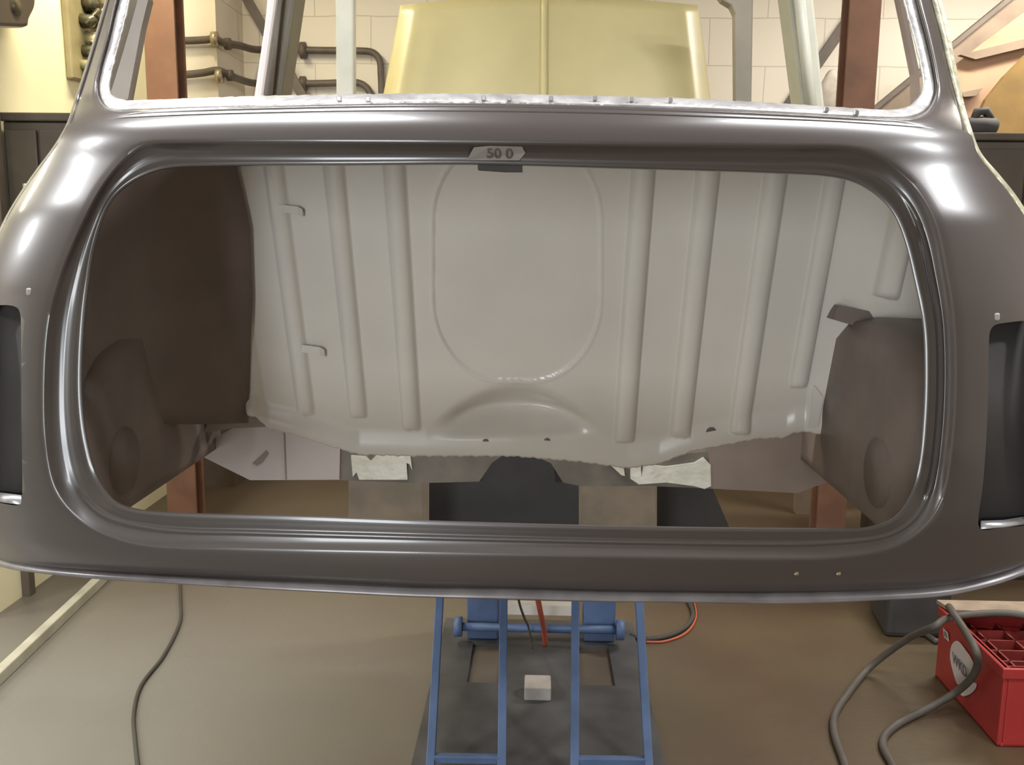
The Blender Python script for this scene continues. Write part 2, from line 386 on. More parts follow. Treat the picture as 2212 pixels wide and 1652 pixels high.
tag(car, 'bare car body shell in dark brown primer, seen from behind, raised on the blue lift', 'car body')
v, f = ring_mesh(rings)
rear = mesh_obj('rear_panel', v, f, M['ecoat'], car, True, 0.0015, offset=1)
bm = bmesh.new(); bm.from_mesh(rear.data); bmesh.ops.recalc_face_normals(bm, faces=bm.faces); bm.to_mesh(rear.data); bm.free()
# tail lamp apertures
LAMPS = [[(-24, 690), (-18, 668), (-8, 660), (25, 660), (40, 668), (45, 690), (46, 880), (48, 1070), (42, 1090), (0, 1086), (-16, 1082), (-25, 1062)],
         [(2240, 712), (2232, 694), (2165, 698), (2145, 705), (2137, 725), (2134, 880), (2124, 1040), (2113, 1130), (2122, 1144), (2160, 1140), (2226, 1131), (2238, 1110)]]
cut = MB()
for lp in LAMPS:
    lp2 = v2(lp, 5); cut.prism([P(x, y, 0.9) for x, y in lp2], [P(x, y, 0.9) + (P(x, y, 1.9) - P(x, y, 0.9)) for x, y in lp2])
cutter = cut.build('lamp_cutter', M['black'])
b = rear.modifiers.new('cut', 'BOOLEAN'); b.operation = 'DIFFERENCE'; b.object = cutter; b.solver = 'EXACT'
freeze(rear); bpy.data.objects.remove(cutter); rear.data.set_sharp_from_angle(angle=R(38))

# lamp apertures: bright returned edge along the foot and a black pan added to stand for the dark inside
for lp, fx in ((LAMPS[0], [(-22, 1061), (10, 1065), (48, 1070)]), (LAMPS[1], [(2118, 1126), (2165, 1124), (2234, 1113)])):
    lo = [(x, y + 21 if lp is LAMPS[0] else y + 17) for x, y in fx]
    vv = [surf(x, y, .016) for x, y in fx] + [surf(x, y, .003) for x, y in lo]
    mesh_obj('lamp_flange', vv, [[0, 1, 4, 3], [1, 2, 5, 4]], M['steel'], car, True, .0015)
    xs_ = (-40, 70) if lp is LAMPS[0] else (2098, 2256); ys_ = (630, 1120) if lp is LAMPS[0] else (660, 1170)
    yp_ = surf(30 if lp is LAMPS[0] else 2150, 880).y + .05
    cols_ = [xs_[0] + (xs_[1] - xs_[0]) * k / 8 for k in range(9)]
    pc = [P(x, y, surf(x, 880).y + .035) for y in ys_ for x in cols_]
    mesh_obj('lamp_pan', pc, [[k, k + 1, k + 10, k + 9] for k in range(8)], M['black'], car, True, .002)

# window surround and bare welded window flange
WI = [(310, -255), (284, -20), (277, 20), (262, 80), (245, 145), (238, 180), (243, 204), (262, 215), (310, 216), (420, 212), (560, 207), (720, 204), (900, 202), (1100, 203), (1300, 207), (1500, 213), (1700, 224), (1860, 234), (1935, 236), (1970, 224), (1990, 196), (1990, 160), (1972, 80), (1955, 20), (1890, -250), (1840, -285), (1100, -300), (360, -290)]
WO = [(285, -262), (260, -20), (250, 20), (235, 85), (219, 145), (213, 180), (218, 212), (236, 232), (290, 236), (420, 232), (560, 228), (720, 224), (900, 221), (1100, 222), (1300, 226), (1500, 233), (1700, 243), (1860, 251), (1955, 252), (1998, 238), (2019, 200), (2017, 160), (2000, 80), (1984, 20), (1915, -255), (1850, -303), (1100, -318), (350, -308)]
WOUT = CREASE + [(2070, 225), (2050, 150), (2030, 65), (2012, 0), (1950, -240), (1890, -330), (1100, -350), (320, -335), (265, -120), (235, 0), (206, 100), (181, 180), (165, 228)]
wc = (1110, 60)
wi, wo, wout = v2(WI), v2(WO), v2(WOUT)
NW = 420
ANGW = [math.atan2(y - wc[1], x - wc[0]) for x, y in resample(wo, NW)]
q0 = [radial(wi, wc, a) for a in ANGW]; q1 = [radial(wo, wc, a) for a in ANGW]; q2 = [radial(wout, wc, a) for a in ANGW]
rg = []
for t, d in ((0, .022), (.15, .016), (.5, .013), (.85, .011), (1.0, .012)):
    rg.append([surf(*mixp(a, (b[0], b[1]), t + (0.05 * math.sin(i * 2.1) * math.sin(i * .37) if t == 0 else 0)), d) for i, (a, b) in enumerate(zip(q0, q1))])
v, f = ring_mesh(rg)
mesh_obj('window_flange', v, f, M['weld'], car, True, 0.002, offset=1)['label'] = 'bare metal spot welded flange'
rg = []
for t, d in ((0, .013), (.08, .006), (.16, -.001), (.25, -.003), (.4, -.001), (.55, 0), (.7, 0), (.85, .001), (.95, .003), (1.0, .004)):
    rg.append([surf(*mixp(a, b, t), d) for a, b in zip(q1, q2)])
v, f = ring_mesh(rg)
mesh_obj('window_surround', v, f, M['ecoat'], car, True, 0.0015, offset=1)
# spot welds on the flange
wm = MB()
for x, y in ((733, 213), (795, 214), (1045, 212), (1100, 213), (1190, 213), (1285, 212), (1364, 214), (1448, 215), (1785, 236), (1850, 243)):
    wm.box(surf(x, y, .006), (.006, .004, .006))
wm.build('spot_weld', M['steel'], car, bevel=.001)['kind'] = 'stuff'

# seam flanges along both rear quarters, and the rolled bottom lip
def ribbon(name, inner, outer, din, dout, m, solid=.003):
    a = v2(inner, 8, False); b = v2(outer, 8, False); n = len(a)
    vv = [surf(x, y, din) for x, y in a] + [surf(x, y, din) + Vector((0, dout, 0)) for x, y in a]
    vv = [surf(x, y, din) for x, y in a] + [P(x2, y2, surf(x, y, din).y + dout) for (x, y), (x2, y2) in zip(a, b)]
    return mesh_obj(name, vv, [[i, i + 1, n + i + 1, n + i] for i in range(n - 1)], m, car, True, solid, offset=0)
ri = [(1950, -240), (2012, 0), (2030, 65), (2050, 150), (2070, 225), (2090, 287), (2110, 335), (2150, 385), (2185, 430), (2222, 490)]
ro = [(1966, -243), (2030, -4), (2047, 60), (2064, 148), (2080, 222), (2098, 283), (2117, 331), (2158, 380), (2194, 425), (2232, 486)]
ribbon('seam_flange', ri, ro, .002, .012, M['seam'])['label'] = 'welded seam flange with a yellow reflection in its colour'
li = [(265, -120), (235, 0), (206, 100), (181, 180), (165, 228), (152, 268), (135, 300), (118, 326), (85, 370), (50, 420), (20, 470), (0, 512)]
ribbon('seam_flange', li, [(x - 5, y - 2) for x, y in li], .002, .012, M['ecoat'])
bi = [(2236, 1212), (2150, 1243), (2050, 1265), (1900, 1276), (1700, 1280), (1500, 1279), (1300, 1276), (1100, 1270), (900, 1267), (700, 1258), (500, 1249), (390, 1244), (230, 1236), (100, 1225), (0, 1208), (-45, 1180)]
bo = [(2245, 1228), (2155, 1261), (2050, 1285), (1900, 1295), (1700, 1303), (1500, 1300), (1300, 1298), (1100, 1293), (900, 1288), (700, 1278), (500, 1267), (390, 1260), (230, 1250), (100, 1238), (0, 1223), (-45, 1194)]
ribbon('bottom_lip', bi, bo, -.002, -.012, M['lip'])
# side panels: quarters below the waist, rear pillars above it
for name, pts, ext, mm in (('quarter_panel', [(152, 268), (118, 326), (50, 420), (0, 512), (-38, 640), (-52, 750), (-58, 1000), (-45, 1190)], 1.0, M['ecoat_in']),
                       ('quarter_panel', [(2090, 287), (2110, 335), (2150, 385), (2222, 490), (2252, 600), (2268, 750), (2270, 1000), (2236, 1225)], 1.0, M['ecoat_in']),
                       ('rear_pillar', [(265, -120), (235, 0), (206, 100), (181, 180), (165, 228), (152, 268)], .055, M['greyin']),
                       ('rear_pillar', [(1975, -150), (2012, 0), (2030, 65), (2050, 150), (2070, 225), (2090, 287)], .035, M['brownish'])):
    a = [surf(x, y, .004) for x, y in v2(pts, 5, False)]; n = len(a)
    s = -1 if pts[0][0] < 1100 else 1
    b1 = [p + Vector((s * .012, .12, 0)) if ext > .5 else p + Vector((-s * .012, ext, 0)) for p in a]; b2 = [p + Vector((s * .02, ext, 0)) for p in a]
    vv = a + b1 + b2 if ext > .5 else a + b1
    ff = [[i, i + 1, n + i + 1, n + i] for i in range(n - 1)]
    if ext > .5: ff += [[n + i, n + i + 1, 2 * n + i + 1, 2 * n + i] for i in range(n - 1)]
    mesh_obj(name, vv, ff, mm, car, True, .0015, offset=0)
# inner sheet of the left rear pillar, seen through the window opening
pprism([(309, -60), (320, 0), (305, 60), (292, 130), (276, 215), (240, 215), (240, 150), (262, 80), (290, -60)], 1.52, .02).build('inner_pillar', M['greyin'], car)
pprism([(1945, -40), (1966, 60), (1985, 150), (1990, 235), (1978, 235), (1976, 160), (1956, 60), (1935, -40)], 1.50, .02).build('inner_pillar', M['brownish'], car)

# roof skin
zr = P(1100, -345, 1.6).z
rv = []; rf = []
for j in range(9):
    for i in range(13):
        x = -0.56 + 1.12 * i / 12; y = 1.42 + 0.95 * j / 8
        rv.append((XC + x, y, zr + .02 + .05 * (1 - (x / .56) ** 2) + .10 * math.sin(math.pi * j / 16)))
for j in range(8):
    for i in range(12): rf.append([j * 13 + i, j * 13 + i + 1, (j + 1) * 13 + i + 1, (j + 1) * 13 + i])
mesh_obj('roof_panel', rv, rf, M['ecoat'], car, True, .0015)

# rear seat bulkhead with pressed ribs, seen through the boot
VPY = 4300.0
BY, BZ, BS = 1.66, 1.007, 0.385
BN = Vector((0, -1, -BS)).normalized()
def bplane(px, py, off=0.0):
    d = ray(px, py)   # Y + BS*Z = BY + BS*BZ
    t = (BY + BS * BZ - CAM.y - BS * CAM.z) / (d.y + BS * d.z)
    return CAM + d * t + BN * off
def xat(xt, y): return 1110 + (xt - 1110) * (VPY - y) / (VPY - 360)
BOT = [(440, 885), (470, 890), (500, 915), (560, 928), (640, 952), (720, 972), (860, 975), (1110, 975), (1280, 987), (1400, 1001), (1480, 992), (1560, 965), (1650, 950), (1720, 938), (1790, 935), (1812, 925), (1860, 920), (2060, 900)]
RIBS = [(470, 880, 22, .007), (592, 888, 20, .009), (722, 893, 21, .011), (852, 920, 22, .012), (1390, 946, 25, .016), (1530, 932, 25, .016), (1676, 921, 25, .016), (1806, 828, 22, .015), (1950, 612, 25, .016)]
def boff(xt, y):
    x = xat(xt, y); o = 0
    for rx, ry, rw, rh in RIBS:
        dx = abs(xt - rx) / rw
        if dx < 1 and y < ry + 6:
            endf = 1 if y < ry - 14 else max(0, 1 - ((y - ry + 14) / 20) ** 2) ** .5 if y < ry + 6 else 0
            o = max(o, rh * (1 - dx ** 2.4) ** .6 * endf)
    # seat pan pressing: rounded shape sunk a few millimetres
    hx, hy = 182, 262; cx, cy = 1116, 560
    qx, qy = max(abs(x - cx) - (hx - 150), 0), max(abs(y - cy) - (hy - 180), 0)
    dist = math.hypot(qx / 150, qy / 180)
    o += .0030 * sstep(.975, 1.0, dist) * (1 - sstep(1.0, 1.03, dist)) - .0025 * (1 - sstep(.975, 1.0, dist))
    # tunnel arch undercut
    ya = 852 + ((x - 1115) / 165) ** 2 * 72
    if y > ya - 32 and y < 950 and abs(x - 1115) < 190:
        o += -.055 * sstep(ya - 30, ya + 56, y) * (1 - sstep(900, 945, y)) * (1 - sstep(120, 190, abs(x - 1115)) * .5)
    # bottom flange kicked towards the boot
    o += .014 * sstep(-52, -8, y - lerp_tab(BOT, xt)) - .0
    # right hand end rolls towards the boot
    if xt > 1835: o += .00035 * (xt - 1835) * 1.0
    if xt < 560: o += .0
    return o
NX, NY = 420, 150
bv = []; bf = []
for j in range(NY + 1):
    for i in range(NX + 1):
        xt = 452 + (2045 - 452) * i / NX; yb = lerp_tab(BOT, xt) + 1.5 * math.sin(i * .9) * math.sin(i * .31)
        y = 300 + (yb - 300) * j / NY
        bv.append(bplane(xat(xt, y), y, boff(xt, y)))
for j in range(NY):
    for i in range(NX): k = j * (NX + 1) + i; bf.append([k, k + 1, k + NX + 2, k + NX + 1])
mesh_obj('rear_bulkhead', bv, bf, M['cream'], car, True, .0015)['label'] = 'cream painted bulkhead with pressed vertical ribs'
hm = 0
for x, y, rx, rz in ((1050, 948, .006, .006), (1182, 948, .006, .006), (707, 903, .008, .013), (1535, 927, .009, .009)):
    c = bplane(x, y, boff(1110 + (x - 1110) * (VPY - 360) / (VPY - y), y) + .0012)
    ex = Vector((1, 0, 0)); ez = BN.cross(ex)
    mesh_obj('bolt_hole', [c + ex * rx * math.cos(a * .4487989) + ez * rz * math.sin(a * .4487989) for a in range(14)], [list(range(14))], M['beam'], car, False, .001)
# wire clips welded on the bulkhead
for (x0, y0), (x1, y1) in (((600, 440), (655, 446)), ((652, 742), (702, 748))):
    a = [bplane(x0, y0, .004), bplane(x0 + 4, y0 - 4, .010), bplane(x1 - 8, y1 - 6, .012), bplane(x1, y1, .010), bplane(x1 + 1, y1 + 14, .004)]
    bvs = [p + (bplane(x0, y0 + 16) - bplane(x0, y0)) * (1 if i < 4 else .2) for i, p in enumerate(a)]
    mesh_obj('cable_clip', a + bvs, [[i, i + 1, 6 + i, 5 + i] for i in range(4)], M['cream'], car, False, .002)
# parcel shelf between bulkhead and window sill
s0 = [surf(x, 262, .02) for x in range(300, 1951, 110)]; s1 = [bplane(xat(x, 300), 300) for x in range(452, 2046, 106)][:len(s0)]
n = min(len(s0), len(s1)); mesh_obj('parcel_shelf', s0[:n] + s1[:n], [[i, i + 1, n + i + 1, n + i] for i in range(n - 1)], M['cream'], car, False, .0015)

# inner side panels between the bulkhead ends and the rear corners
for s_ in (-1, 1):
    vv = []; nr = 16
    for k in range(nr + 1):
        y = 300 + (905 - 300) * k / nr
        if s_ < 0: a_ = bplane(lerp_tab([(300, 505), (360, 518), (480, 545), (640, 550), (890, 541)], y), y, .013); b_ = P(150 + max(0, 430 - y) * .7, y, 1.22); m_ = Vector((XC - .60, a_.y - .04, a_.z))  # dark left panel reaches over the cream bulkhead to imitate its shadow
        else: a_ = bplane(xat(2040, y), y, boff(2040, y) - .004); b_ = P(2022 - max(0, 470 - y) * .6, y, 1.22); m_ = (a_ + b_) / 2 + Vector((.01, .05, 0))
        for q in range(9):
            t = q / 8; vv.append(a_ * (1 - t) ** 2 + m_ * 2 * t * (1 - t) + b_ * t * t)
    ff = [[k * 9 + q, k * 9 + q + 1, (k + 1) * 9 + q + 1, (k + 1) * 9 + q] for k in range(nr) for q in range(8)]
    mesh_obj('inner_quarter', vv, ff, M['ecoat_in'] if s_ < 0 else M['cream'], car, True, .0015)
# wheel arches
for s in (-1, 1):
    xin = XC + s * (.575 if s < 0 else .525); xo = XC + s * .69
    prof = []
    for k in range(25):
        a = math.pi * k / 24; prof.append((1.485 - .272 * math.cos(a), 1.00 + .27 * math.sin(a) ** .55))
    prof = [(1.213, .985)] + prof + [(1.76, .985)]
    vv = []; ff = []; n = len(prof)
    for xx, zz in ((xo, 0), (xin + s * .05, 0), (xin + s * .015, -.008), (xin, -.035)):
        for y, z in prof: vv.append((xx, 1.485 + (y - 1.485) * (1 + zz * .9), z + (zz if z > 1.01 else 0)))
    for r in range(3):
        for i in range(n - 1): ff.append([r * n + i, r * n + i + 1, (r + 1) * n + i + 1, (r + 1) * n + i])
    nb = len(vv); m3 = 3 * n
    # inner wall
    for i in range(n // 2 - 1 + 1):
        a, b2, c, d = m3 + i, m3 + i + 1, m3 + n - 2 - i, m3 + n - 1 - i
        if b2 < c: ff.append([a, b2, c, d])
        elif b2 == c: ff.append([a, b2, d])
    mesh_obj('wheel_arch', vv, ff, M['ecoat_in'], car, True, .0015)
    # spring and bump stop boss on the wall of the arch
    MB().tube([(xin - s * .004, 1.33, 1.06), (xin + s * .03, 1.33, 1.06)], [.05, .055], 18).build('arch_boss', M['ecoat_in'], car, True)
    # upright edge panel between the arch and the bulkhead
    px = [(447, 690), (470, 690), (540, 890), (500, 925), (455, 930)] if s < 0 else [(1806, 690), (1790, 780), (1775, 860), (1768, 935), (1772, 985), (1840, 1015), (1850, 690)]
    pprism(px, 1.70 if s < 0 else 1.62, .012).build('arch_edge', M['ecoat_in'], car)
pprism([(1806, 672), (1812, 660), (1900, 676), (1950, 700), (1900, 720), (1800, 690)], 1.52, .05).build('arch_bracket', M['ecoat_in'], car)
mesh_obj('closing_plate', [P(461, 815, 1.66), P(497, 812, 1.67), P(499, 895, 1.69), P(470, 905, 1.68)], [[0, 1, 2, 3]], M['cream'], car, False, .002)
mesh_obj('closing_plate', [P(1758, 832, 1.60), P(1778, 858, 1.60), P(1766, 922, 1.60), P(1745, 925, 1.60)], [[0, 1, 2, 3]], M['cream'], car, False, .002)
pprism([(450, 905), (535, 893), (578, 912), (572, 922), (500, 925), (440, 935)], 1.665, .01).build('rusty_edge', M['brownish'], car)

# heelboard below the bulkhead: side plates, cross beam with arch, flaking paint patches
hb = pprism([(415, 975), (500, 926), (560, 905), (735, 930), (733, 1036), (540, 1037)], 1.72, .015)
hb.build('heel_plate', M['pinkish'], car)['label'] = 'pale pinkish heel plate on the left'
pprism([(612, 925), (615, 925), (619, 1036), (616, 1036)], 1.7185, .001).build('plate_seam', M['brownish'], car)
pprism([(545, 1000), (575, 972), (580, 980), (566, 1000), (555, 1006)], 1.7185, .001).build('plate_hole', M['brownish'], car)
pprism([(1530, 960), (1600, 930), (1700, 905), (1770, 905), (1780, 985), (1845, 1020), (1722, 1065), (1535, 1055)], 1.72, .015).build('heel_plate', M['brownish'], car)['label'] = 'brown heel plate on the right'
beam = [(733, 958), (1000, 958), (1200, 962), (1400, 985), (1535, 975), (1545, 1056), (1420, 1050), (1255, 1050), (1216, 1042), (1190, 1000), (1155, 985), (1085, 984), (1062, 1000), (1035, 1040), (915, 1043), (733, 1037)]
pprism(beam, 1.725, .03).build('cross_beam', M['beam'], car)
for name, pl in (('paint_patch', [(758, 984), (790, 986), (800, 996), (812, 984), (886, 982), (890, 1015), (884, 1002), (878, 1000), (880, 1036), (776, 1036), (770, 1020), (762, 1030)]),
                 ('paint_patch', [(1310, 996), (1346, 998), (1350, 1028), (1342, 1026)]),
                 ('paint_patch', [(1362, 1000), (1384, 1000), (1386, 1030), (1390, 1004), (1440, 1008), (1500, 1000), (1520, 988), (1535, 1004), (1536, 1050), (1522, 1056), (1500, 1050), (1440, 1042), (1380, 1046), (1362, 1034)])):
    pprism(pl, 1.7185, .006).build(name, M['flaky'], car)

# tape label with handwriting, striker bracket under it, stray paint dots
lab = [(1024, 318), (1060, 315), (1128, 317), (1135, 330), (1122, 346), (1008, 346)]
def rec(x, y): return surf(x, y, dprof(max(0, min(1, (356 - y) / 48.0))) - .004)
lo = mesh_obj('tape_label', [rec(x, y) for x, y in lab], [list(range(6))], M['paper'], car, False, .0006, offset=0)
lo['label'] = 'grey tape with faded handwriting'
def glyphs(text, name, centre, height, ex, ez, m, parent, shear=0.0):
    cu = bpy.data.curves.new(name, 'FONT'); cu.body = text; cu.size = 1; cu.align_x = 'CENTER'; cu.align_y = 'CENTER'; cu.extrude = .01; cu.shear = shear; cu.offset = .012
    to = bpy.data.objects.new(name, cu); col.objects.link(to)
    dg = bpy.context.evaluated_depsgraph_get(); dg.update(); me = bpy.data.meshes.new_from_object(to.evaluated_get(dg))
    bpy.data.objects.remove(to); ex = Vector(ex).normalized(); ez = Vector(ez).normalized(); en = ex.cross(ez)
    vs = [Vector(centre) + (ex * p.co.x + ez * p.co.y) * height + en * p.co.z * .05 for p in me.vertices]
    fs = [list(p.vertices) for p in me.polygons]; return mesh_obj(name, vs, fs, m, parent)
tl = P(1040, 334, 1.1); tr = P(1120, 336, 1.1)
cpt = rec(1079, 333)
glyphs('50 0', 'handwriting', cpt + Vector((0, -.004, 0)), .017, rec(1115, 335) - rec(1045, 333), rec(1079, 320) - rec(1079, 345), M['pen'], lo)
pprism([(1032, 356), (1128, 358), (1128, 370), (1090, 370), (1032, 366)], rec(1079, 356).y + .004, .02).build('striker_bracket', M['black'], car)
for x, y in ((64, 630), (2152, 684)):
    c = surf(x, y, -.001); MB().box(c, (.008, .004, .009)).build('filler_spot', M['white'], car, bevel=.002)
for x, y in ((1720, 1237), (1811, 1237)):
    MB().box(surf(x, y, -.0005), (.006, .003, .006)).build('rivet', M['brass'], car, bevel=.0015)

# middle and front pillars, scuttle, bonnet
def pillar(top, bot, Y, th, m, name='door_pillar'):
    (a, b), (c, d) = top, bot
    return pprism([(a, -60), (b, -60), (d, 330), (c, 330)], Y, th).build(name, m, car, bevel=.006)
pillar((587, 607), (530, 552), 2.15, .05, M['palewhite'])
pprism([(612, -60), (646, -60), (590, 330), (552, 330)], 2.19, .09).build('door_pillar', M['pillar2'], car, bevel=.008)
MB().tube([P(600, -60, 2.17), P(560, 330, 2.17)], .016).build('pillar_tube', M['greyin'], car, True)
pillar((1696, 1752), (1745, 1792), 2.15, .09, M['pillar'])
MB().tube([P(1720, -60, 2.14), P(1763, 330, 2.14)], .012).build('pillar_tube', M['pillar'], car, True)
pillar((724, 763), (727, 764), 3.0, .05, M['pillar'], 'screen_pillar')
pprism([(1538, -30), (1560, 0), (1580, 12), (1588, 30), (1590, 330), (1622, 330), (1628, -30)], 3.0, .05).build('screen_pillar', M['pillar2'], car, bevel=.005)
MB().box2((XC - .60, 2.92, 1.52), (XC + .60, 3.06, 1.63)).build('scuttle_panel', M['pillar2'], car)
# lower structure behind the bulkhead: floor, sills, lower posts, toe board
zf = .955
MB().box2((XC - .60, 2.05, zf), (XC + .60, 3.05, zf + .012)).build('floor_pan', M['ecoat_in'], car)
for s_ in (-1, 1):
    MB().box2((XC + s_ * .56, 2.02, zf + .012), (XC + s_ * .64, 3.05, zf + .10)).build('sill', M['ecoat_in'], car)
    MB().box2((XC + s_ * .57, 2.15, zf + .10), (XC + s_ * .64, 2.24, 1.60)).build('door_pillar', M['ecoat_in'], car)
    MB().box2((XC + s_ * .57, 2.95, zf + .10), (XC + s_ * .64, 3.05, 1.60)).build('screen_pillar', M['ecoat_in'], car)
MB().box2((XC - .57, 3.0, zf + .012), (XC + .57, 3.04, 1.60)).build('toe_board', M['ecoat_in'], car)
# bonnet: crowned sheet with a raised centre bead, propped open
bv = []; bf = []; NBX, NBY = 60, 16
def bon(u, t):      # u across -1..1, t 0 top..1 bottom
    xl = 866 + (804 - 866) * t; xr = 1508 + (1549 - 1508) * t
    x = 1177 + (-(1177 - xl) * -u if u < 0 else (xr - 1177) * u); ytop = -6 + 18 * abs(u) ** 2.2 ; y = ytop + (335 - ytop) * t
    Y = 3.30 - .14 * t + .055 * u * u + .10 * max(0, abs(u) - .88) / .12 * max(0, abs(u) - .88) / .12
    bead = .016 * max(0, 1 - (abs(u + .002 + .004 * t) / .022) ** 2) ** .5 if abs(u + .002 + .004 * t) < .022 else 0
    return P(x, y, Y - bead)
for j in range(NBY + 1):
    for i in range(121):
        u = -1 + i / 60; u = u if abs(u) > .12 else u
        bv.append(bon(u, j / NBY))
uu = sorted(set([round(-1 + k / 40, 4) for k in range(81)] + [round(-.04 + k * .004, 4) for k in range(21)] + [round(s * (.9 + k * .01), 4) for k in range(11) for s in (-1, 1)]))
bv = [bon(u, j / NBY) for j in range(NBY + 1) for u in uu]; nu = len(uu)
bf = [[j * nu + i, j * nu + i + 1, (j + 1) * nu + i + 1, (j + 1) * nu + i] for j in range(NBY) for i in range(nu - 1)]
mesh_obj('bonnet', bv, bf, M['yellow'], car, True, .002)['label'] = 'open primrose yellow bonnet with centre bead'

# ================================================================== LIFT UNDER THE SHELL
lift = empty('car_lift', G(1160, 1500))
tag(lift, 'blue workshop lift with two ladder frames on a dark steel base under the car shell', 'lift')
# base plate with two open pockets
def gp(x, y, z=0.012): return G(x, y, 0)
pl = MB()
xa, xb = G(890, 1652).x, G(1435, 1652).x; y0 = G(1160, 1700).y; y1 = G(1160, 1345).y
pxl = (G(1008, 1485).x, G(1078, 1485).x); pxr = (G(1255, 1485).x, G(1328, 1485).x); pyn = G(1045, 1482).y; pyf = G(1045, 1396).y
xs = [xa, pxl[0], pxl[1], pxr[0], pxr[1], xb]; ys = [y0, pyn, pyf, y1]
for i in range(5):
    for j in range(3):
        if j == 1 and i in (1, 3): continue
        pl.box2((xs[i], ys[j], 0), (xs[i + 1], ys[j + 1], .012))
pl.build('base_plate', M['mat'], lift)
Yp = G(1045, 1388).y
for xl, xr in (((1003, 1080)), ((1254, 1330))):
    a = G(xl + 6, 1388); b_ = G(xr - 4, 1388)
    ps = MB()
    f1 = [Vector((a.x, Yp, 0.012)), Vector((b_.x, Yp, 0.012)), Vector((b_.x + .01, Yp, .718)), Vector((a.x - .01, Yp, .718))]
    ps.prism(f1, [p + Vector((0, .12, 0)) for p in f1]); ps.build('post', M['blue'], lift, bevel=.006)
sh = G(1160, 1372); zsh = .07
MB().tube([Vector((P(988, 1368, Yp - .03).x, Yp - .03, zsh)), Vector((P(1345, 1368, Yp - .03).x, Yp - .03, zsh))], .014).build('cross_shaft', M['blue'], lift, True)
for x in (990, 1339):
    xx = P(x, 1372, Yp - .03).x; MB().tube([Vector((xx - .013, Yp - .03, zsh)), Vector((xx + .013, Yp - .03, zsh))], .034, 14).build('shaft_collar', M['blue'], lift, True)
MB().box2((P(1088, 1350, Yp).x, Yp + .01, .10), (P(1250, 1350, Yp).x, Yp + .05, .135)).build('stay_bar', M['cream'], lift)
# ladder frames
LY0, SL = G(1160, 1690).y, math.tan(R(50))
def onframe(px, py):
    d = ray(px, py); t = (SL * (CAM.y - LY0) - CAM.z + .02) / (d.z - SL * d.y); return CAM + d * t
ZT = .715
for (xl0, xl1), (xr0, xr1), yc in (((950, 930), (1088, 1084), 1637), ((1243, 1241), (1380, 1401), 1642)):
    fr = empty('ladder_frame', onframe(xl1, 1652)); fr.parent = lift; fr.matrix_parent_inverse = Matrix.Translation(-lift.location); 
    bpy.context.view_layer.update()
    for a0, a1 in ((xl0, xl1), (xr0, xr1)):
        p = onframe(a0, 1290); q = onframe(a1, 1652); d = (p - q) / (p.z - q.z)
        lo_, hi = q + d * (.015 - q.z), q + d * (ZT - q.z)
        MB().bar(lo_, hi, .022, .022, (1, 0, 0)).build('rail', M['blue'], fr if False else lift, bevel=.002)
    MB().bar(onframe(xl1 + 8, yc), onframe(xr1 - 6, yc + 2), .02, .02).build('rung', M['blue'], lift, bevel=.002)
    bpy.data.objects.remove(fr)
# carriage under the heelboard
cx0, cx1, cx2 = P(905, 1100, 2.0).x, P(1420, 1100, 2.0).x, P(1575, 1135, 2.0).x
zc1, zc0 = P(1100, 1040, 2.0).z, .72
cm = MB(); fr_ = [Vector((cx0, 2.0, zc0)), Vector((cx2, 2.0, zc0)), Vector((P(1575, 1138, 2.0).x, 2.0, P(1575, 1138, 2.0).z)), Vector((P(1540, 1056, 2.0).x, 2.0, P(1540, 1056, 2.0).z)), Vector((P(1200, 1040, 2.0).x, 2.0, zc1)),
       P(1195, 1000, 2.0), P(1165, 978, 2.0), P(1085, 978, 2.0), P(1055, 1000, 2.0), Vector((P(1040, 1040, 2.0).x, 2.0, zc1)), Vector((cx0, 2.0, zc1))]
cm.prism(fr_, [p + Vector((0, 1.1, 0)) for p in fr_]).build('carriage', M['black'], lift)
MB().box2((cx0 - .25, 1.78, zc0), (cx1 + .05, 2.0, zc0 + .03)).build('fork_plate', M['black'], lift)
# timber blocks between lift and beam
for k, (pl_, lb) in enumerate((([(752, 1030), (915, 1030), (915, 1190), (752, 1190)], 'dusty timber block wedged under the car shell, left of the dark lift carriage'), ([(1255, 1044), (1420, 1048), (1420, 1200), (1255, 1200)], 'dusty timber block wedged under the car shell, right of the dark lift carriage'))):
    f1 = [P(x, y, 1.80) for x, y in pl_]; f1[2].z = f1[3].z = zc0 + .031
    o = MB().prism(f1, [p + Vector((0, .10, 0)) for p in f1]).build('timber_block', M['block'], None, bevel=.004); tag(o, lb, 'wooden block', None)

# ================================================================== THINGS ON THE FLOOR
c = G(1161, 1522); c2 = G(1161, 1490)
o = MB().box2((c.x - .040, c.y, .012), (c.x + .040, c.y + .085, .012 + .042)).build('wooden_block', M['white'], None, bevel=.004)
tag(o, 'small off-white block lying on the dark steel base plate between the ladder frames', 'block')

